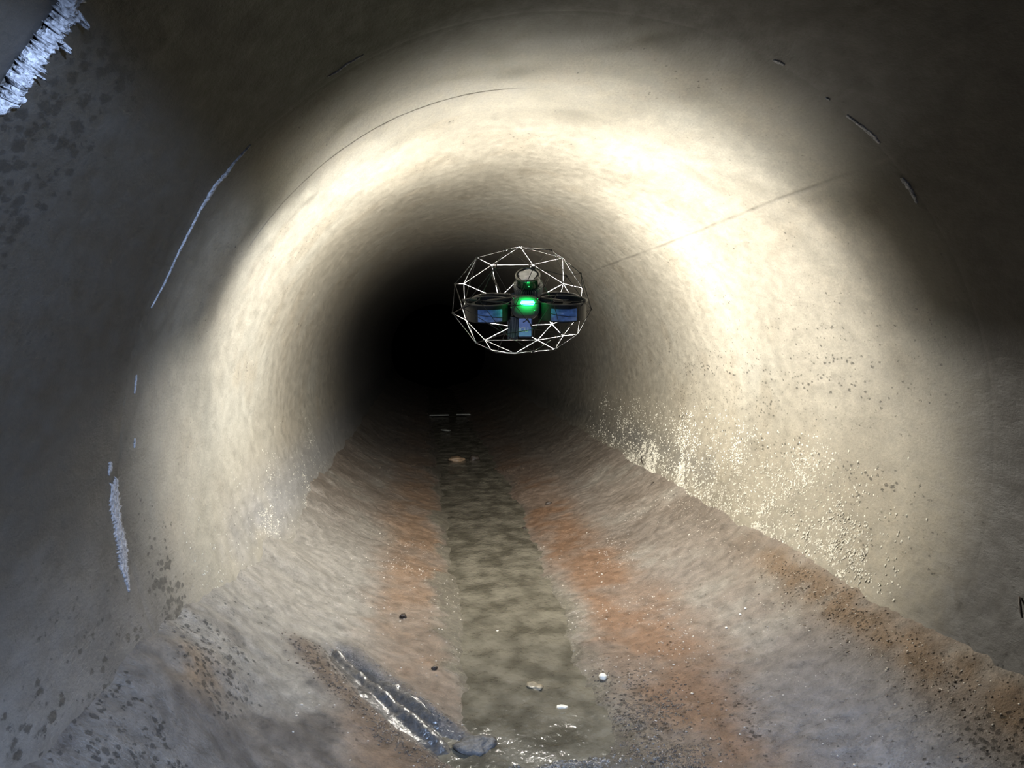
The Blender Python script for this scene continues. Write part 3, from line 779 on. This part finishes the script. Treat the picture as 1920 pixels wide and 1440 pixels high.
# brackets from ducts to cage
for (a, b_) in [((894, 563, -0.10), (866, 563, -0.10)), ((889, 570, -0.095), (868, 577, -0.14)), ((1092, 566, -0.10), (1097, 566, -0.125)), ((1090, 590, -0.08), (1098, 586, -0.03))]:
    bm = bmesh.new(); p, q = lp(*a), lp(*b_)
    tube(bm, [p, p.lerp(q, 0.5) + Vector((0, 0, 0.002)), q], [0.0055, 0.0045, 0.0035], 8)
    part('cage_mount', bm, M_RIM, smooth=True)
# wire bundles glinting beside the light
for (pts) in [[(1016, 573, -.10), (1024, 569, -.105), (1036, 566, -.10)], [(1009, 575, -.105), (1020, 573.5, -.11), (1030, 572, -.105)], [(955, 570, -.10), (940, 566, -.11), (905, 564, -.11)], [(975, 562, -.11), (968, 553, -.09), (950, 552, -.07), (928, 551, -.04)]]:
    bm = bmesh.new(); tube(bm, [lp(*p) for p in pts], 0.0018, 6)
    part('wire', bm, M_RIM, smooth=True)

# --- battery, label, heat sink
bc = lp(985, 613, -0.055)
bm = bmesh.new(); box(bm, (0, 0, 0), (0.0235, 0.038, 0.036), bev=0.003)
part('battery', bm, M_SHELL, smooth=False, M=Matrix.Translation(bc))
lbl = lp(984.5, 614, -0.0945)
bm = bmesh.new(); box(bm, (0, 0, 0), (0.0205, 0.0008, 0.0295), bev=0.0006)
lab = part('battery_label', bm, M_LABEL, M=Matrix.Translation(lbl)); lab['label'] = 'pale blue label with white letters'
def lettering(txt, size, loc, parent, mat):
    cu = bpy.data.curves.new('lettering', 'FONT'); cu.body = txt; cu.size = size; cu.extrude = 0.0004; cu.offset = 0.0006
    cu.align_x = 'CENTER'; cu.align_y = 'CENTER'
    tmp = bpy.data.objects.new('tmp', cu); COL.objects.link(tmp)
    me = bpy.data.meshes.new_from_object(tmp.evaluated_get(bpy.context.evaluated_depsgraph_get()))
    bpy.data.objects.remove(tmp)
    me.materials.append(mat)
    o = link(bpy.data.objects.new('lettering', me), parent)
    o.matrix_local = T0 @ Matrix.Translation(loc) @ RX
    return o
bpy.context.view_layer.update()
lettering('ICU', 0.0200, lp(981.5, 618.5, -0.0962), lab, M_WHITE)
for (z, h) in ((0.0085, 0.0006), (-0.0150, 0.0006)):
    bm = bmesh.new(); box(bm, (0, 0, 0), (0.0205, 0.0004, h))
    bm_obj('printed_line', bm, M_BLUE, lab, False, T0 @ Matrix.Translation(lbl + Vector((0, -0.0010, z))))
hs = lp(962, 615, -0.060)
bm = bmesh.new(); box(bm, (0, 0.012, 0), (0.0175, 0.022, 0.036))
sink = part('heat_sink', bm, M_SHELL, M=Matrix.Translation(hs) @ Matrix.Rotation(0.05, 4, 'Y'))
for k in range(7):
    bm = bmesh.new(); box(bm, (0, 0, 0), (0.0009 if k != 3 else 0.0024, 0.014, 0.038 - 0.0012 * k))
    bm_obj('fin', bm, M_FIN, sink, False, T0 @ Matrix.Translation(hs + Vector((-0.0165 + 0.0052 * k, -0.022, -0.001 + 0.0008 * k))) @ Matrix.Rotation(-0.06, 4, 'Y'))
bm = bmesh.new(); tube(bm, [lp(990, 590, -.115), lp(989, 598, -.112), lp(984, 603, -.108), lp(981, 604, -.104)], 0.0016, 8); part('cable', bm, M_BLACK, smooth=True)
bm = bmesh.new(); tube(bm, [lp(989, 597, -.112), lp(994, 607, -.108), lp(998, 618, -.10), lp(997, 632, -.09)], 0.0014, 8); part('cable', bm, M_BLACK, smooth=True)

# --- antennas
for a, b_ in (((922, 515, 0.02), (938, 549, 0.0)), ((1030, 516, -0.03), (1012, 554, -0.03))):
    bm = bmesh.new(); tube(bm, [lp(*a), lp(*a).lerp(lp(*b_), 0.9), lp(*b_)], [0.0030, 0.0026, 0.0016], 10)
    part('antenna', bm, M_BLACK, smooth=True)

# --- lamp head on the far side, throwing light round and along the pipe
LY = 0.205
bm = bmesh.new()
for k in range(48):
    a = 2 * math.pi * k / 48
    rx = 0.068; rz = 0.053 if math.sin(a) > 0 else 0.034
    for y_ in (0.142, 0.148):
        bm.verts.new((rx * math.cos(a), y_, -0.012 + rz * math.sin(a)))
vs = list(bm.verts)
for k in range(48):
    a0, a1, b0, b1 = vs[2 * k], vs[2 * k + 1], vs[(2 * k + 2) % 96], vs[(2 * k + 3) % 96]
    bm.faces.new([a0, b0, b1, a1])
bm.faces.new([vs[2 * k] for k in range(48)]); bm.faces.new([vs[2 * k + 1] for k in range(48)])
lh = part('lamp_shroud', bm, M_SHELL)  # unseen plate, its outline shaped to cut the lamp's light towards the viewer
bm = bmesh.new(); box(bm, (0, 0.10, -0.012), (0.020, 0.042, 0.016)); part('lamp_bracket', bm, M_SHELL)
bm = bmesh.new(); lathe(bm, [(0.0005, 0.012), (0.010, 0.010), (0.016, 0.004), (0.018, 0.0), (0.0005, 0.0)], 28)
bm_obj('lamp_lens', bm, M_LENS, lh, True, T0 @ Matrix.Translation((0, 0.149, -0.012)) @ Matrix.Rotation(math.radians(-90), 4, 'X'))
ld = bpy.data.lights.new('drone_lamp', 'POINT'); ld.energy = LAMP_W; ld.color = (1.0, 0.955, 0.86); ld.shadow_soft_size = 0.022
for sx in (-1, 1):                              # side lamps of the same head
    bm = bmesh.new(); lathe(bm, [(0.0005, 0.004), (0.010, 0.003), (0.012, 0.0), (0.0005, 0.0)], 24)
    SM = Matrix.Translation((sx * 0.050, 0.160, -0.012)) @ Vector((sx * 0.90, 0.36, -0.24)).to_track_quat('Z', 'Y').to_matrix().to_4x4()
    bm_obj('side_lens', bm, M_LENS, lh, True, T0 @ SM)
    sd = bpy.data.lights.new('side_lamp', 'AREA'); sd.shape = 'DISK'; sd.size = 0.022; sd.energy = 24.0; sd.color = (1.0, 0.955, 0.86)
    so_ = bpy.data.objects.new('side_lamp', sd); link(so_, drone)
    so_.matrix_local = T0 @ Matrix.Translation((sx * 0.058, 0.163, -0.012)) @ Vector((sx * 0.90, 0.36, -0.24)).to_track_quat('-Z', 'Y').to_matrix().to_4x4()
fd = bpy.data.lights.new('front_lamp', 'AREA'); fd.shape = 'DISK'; fd.size = 0.022; fd.energy = 13.0; fd.color = (1.0, 0.955, 0.86)
fo_ = bpy.data.objects.new('front_lamp', fd); link(fo_, drone)
fo_.matrix_local = T0 @ Matrix.Translation((0.022, 0.172, -0.012)) @ Vector((0.66, 0.75, 0.0)).to_track_quat('-Z', 'Y').to_matrix().to_4x4()
bd = bpy.data.lights.new('front_beam', 'SPOT'); bd.energy = 290.0; bd.color = (1.0, 0.955, 0.86); bd.spot_size = math.radians(96); bd.spot_blend = 1.0; bd.shadow_soft_size = 0.012
bo_ = bpy.data.objects.new('front_beam', bd); link(bo_, drone)
bo_.matrix_local = T0 @ Matrix.Translation((0.03, 0.178, -0.012)) @ Vector((0.40, 0.91, 0.0)).to_track_quat('-Z', 'Y').to_matrix().to_4x4()
lo = bpy.data.objects.new('drone_lamp', ld); link(lo, drone); lo.location = T0 @ Vector((0, LY, -0.012))

# ------------------------------------------------------------------ debris on the silt, each piece its own thing
M_PEB = simple('chalky_pebble', (0.72, 0.68, 0.58), 0.5, noise=0.2, nscale=60, bump=0.3)
M_DARK = simple('dark_debris', (0.035, 0.026, 0.02), 0.5, noise=0.4, nscale=60, bump=0.5)
M_STONE = simple('wet_grey_stone', (0.10, 0.098, 0.098), 0.6, noise=0.4, nscale=60, bump=0.9, spec=0.3)
M_MUD = simple('muddy_chunk', (0.22, 0.19, 0.14), 0.25, noise=0.35, nscale=45, bump=0.5)
M_PLANK = simple('pale_scrap', (0.20, 0.20, 0.175), 0.6, noise=0.25, nscale=30, bump=0.2)
M_BROWN = simple('brown_stone', (0.22, 0.15, 0.09), 0.5, noise=0.3, nscale=40, bump=0.4)

def rock(name, px, py, size, mat, label, cat, sink=0.25, rot=0.0, seed=1, sub=3, rough=0.25, group=None, loc=None):
    x, y, z = loc if loc else px_floor(px, py)
    bm = bmesh.new(); bmesh.ops.create_icosphere(bm, subdivisions=sub, radius=1.0)
    P_ = np.array([v.co[:] for v in bm.verts])
    n_ = 1 + rough * fbm(P_ + seed * 3.7, 1.3, 3, seed) * 1.6
    for v, k in zip(bm.verts, n_):
        q = v.co * k
        v.co = Vector((q.x * size[0], q.y * size[1], q.z * size[2]))
    bmesh.ops.transform(bm, matrix=Matrix.Rotation(rot, 4, 'Z'), verts=bm.verts)
    o = bm_obj(name, bm, mat, None, True)
    o.location = (x, y, max(z, (WATER_Z - 0.004) * K) + size[2] * (1 - 2 * sink))
    return tag(o, label, cat, group)

def slab(name, px, py, outline, th, mat, label, cat, rot=0.0, lift=0.0, tilt=0.0, seed=1):
    """flat irregular fragment: outline in metres about its centre, with a bevelled, uneven top"""
    x, y, z = px_floor(px, py); z = max(z, WATER_Z * K)
    r_ = random.Random(seed)
    bm = bmesh.new()
    lo_ = [bm.verts.new((a, b_, 0)) for a, b_ in outline]
    hi_ = [bm.verts.new((a * 0.9, b_ * 0.9, th * r_.uniform(0.7, 1.3))) for a, b_ in outline]
    c_ = bm.verts.new((0, 0, th * 1.25)); n = len(outline)
    for k in range(n):
        bm.faces.new([lo_[k], lo_[(k + 1) % n], hi_[(k + 1) % n], hi_[k]]); bm.faces.new([hi_[k], hi_[(k + 1) % n], c_])
    bm.faces.new(lo_[::-1])
    bmesh.ops.transform(bm, matrix=Matrix.Rotation(rot, 4, 'Z') @ Matrix.Rotation(tilt, 4, 'X'), verts=bm.verts)
    o = bm_obj(name, bm, mat, None, False)
    o.location = (x, y, z - 0.002 + lift)
    return tag(o, label, cat)

def star(n, r0, r1, seed, ax=1.0, ay=1.0):
    r_ = random.Random(seed)
    return [(ax * r_.uniform(r0, r1) * math.cos(2 * math.pi * k / n), ay * r_.uniform(r0, r1) * math.sin(2 * math.pi * k / n)) for k in range(n)]

rock('pebble', 1130, 1274, (0.0125, 0.0125, 0.012), M_PEB, 'round white pebble on the grey mud right of the stream', 'pebble', 0.12, seed=2, rough=0.10)
rock('pebble', 933, 1195, (0.0055, 0.0055, 0.004), M_PEB, 'tiny white pebble in the shallow stream', 'pebble', 0.1, seed=3, rough=0.1)
rock('debris_clump', 755, 1158, (0.014, 0.012, 0.009), M_DARK, 'dark ragged clump on the left rust stain', 'debris', 0.2, seed=5, rough=0.6)
rock('debris_clump', 815, 1255, (0.011, 0.007, 0.007), M_DARK, 'small dark clump between the gully and the stream', 'debris', 0.2, rot=0.8, seed=6, rough=0.5)
rock('debris_clump', 1028, 945, (0.020, 0.016, 0.011), M_DARK, 'dark lump on the right rust stain beyond the drone', 'debris', 0.2, seed=7, rough=0.5)
rock('debris_clump', 984, 992, (0.011, 0.010, 0.008), M_DARK, 'small black lump at the right edge of the stream', 'debris', 0.2, seed=8, rough=0.5)
rock('stone', 1003, 1300, (0.022, 0.026, 0.008), M_MUD, 'flat mud-coated stone lying in the stream', 'stone', 0.3, seed=9, rough=0.6)
rock('stone', 886, 1408, (0.046, 0.050, 0.016), M_STONE, 'wet grey stone at the mouth of the gully', 'stone', 0.42, rot=0.5, seed=10, rough=0.75)
rock('stone', 855, 868, (0.07, 0.08, 0.02), M_BROWN, 'low brown stone in the dark stretch of the stream', 'stone', 0.1, seed=11, rough=0.35)
rock('stone', 889, 866, (0.045, 0.05, 0.035), M_DARK, 'black stone beside the low brown stone', 'stone', 0.25, seed=12, rough=0.35)
slab('leaf_scrap', 1054, 1336, star(9, 0.008, 0.022, 4, 1.0, 0.8), 0.003, M_PEB, 'pale torn scrap on the wet sediment bar', 'scrap', 0.4, seed=4)
slab('board_scrap', 823, 785, [(-0.14, -0.05), (0.13, -0.06), (0.15, 0.05), (-0.12, 0.06)], 0.010, M_PLANK, 'pale flat scrap far down the stream, left of the pair', 'scrap', 0.08, 0.02, seed=5)
slab('board_scrap', 867, 782, [(-0.09, -0.05), (0.12, -0.05), (0.11, 0.06), (-0.09, 0.05)], 0.012, M_PLANK, 'pale flat scrap far down the stream, right of the pair', 'scrap', -0.05, 0.02, seed=6)
slab('board_scrap', 836, 815, [(-0.06, 0.05), (-0.02, -0.02), (0.04, -0.06), (0.06, 0.0), (0.0, 0.05)], 0.012, M_PLANK, 'curled pale scrap in front of the far pair of scraps', 'scrap', 0.0, 0.02, seed=7)

def twig(pts, r, label, on_wall=False):
    bm = bmesh.new(); P_ = []
    for (px, py, h) in pts:
        if on_wall:
            th, y = px_wall(px, py); P_.append(Vector(wall_pt(th, y, 0.9 * K - h)))
        else:
            x, y, z = px_floor(px, py); P_.append(Vector((x, y, z + h)))
    tube(bm, P_, [r * 0.6] + [r] * (len(P_) - 2) + [r * 0.5], 7)
    return tag(bm_obj('twig', bm, M_DARK, None, True), label, 'twig')
twig([(1203, 856, 0.004), (1206, 866, 0.012), (1208, 871, 0.006)], 0.0042, 'short black twig on the white crust of the right tide line', True)
twig([(1219, 911, 0.001), (1223, 907, 0.006), (1226, 905, 0.004)], 0.0032, 'tiny black twig on the silt below the right tide line')
twig([(1914, 1120, 0.004), (1919, 1136, 0.010), (1921, 1160, 0.006)], 0.004, 'black twig sticking out of the right wall at the picture edge', True)
for (k, (px, py, lab)) in enumerate([(1398, 1142, 'white chip on the brown patch of the right silt, topmost of three'), (1388, 1153, 'white chip on the brown patch of the right silt, middle of three'), (1362, 1178, 'white chip on the brown patch of the right silt, lowest of three')]):
    rock('chip', px, py, (0.0045, 0.004, 0.003), M_PEB, lab, 'chip', 0.1, seed=30 + k, sub=2)
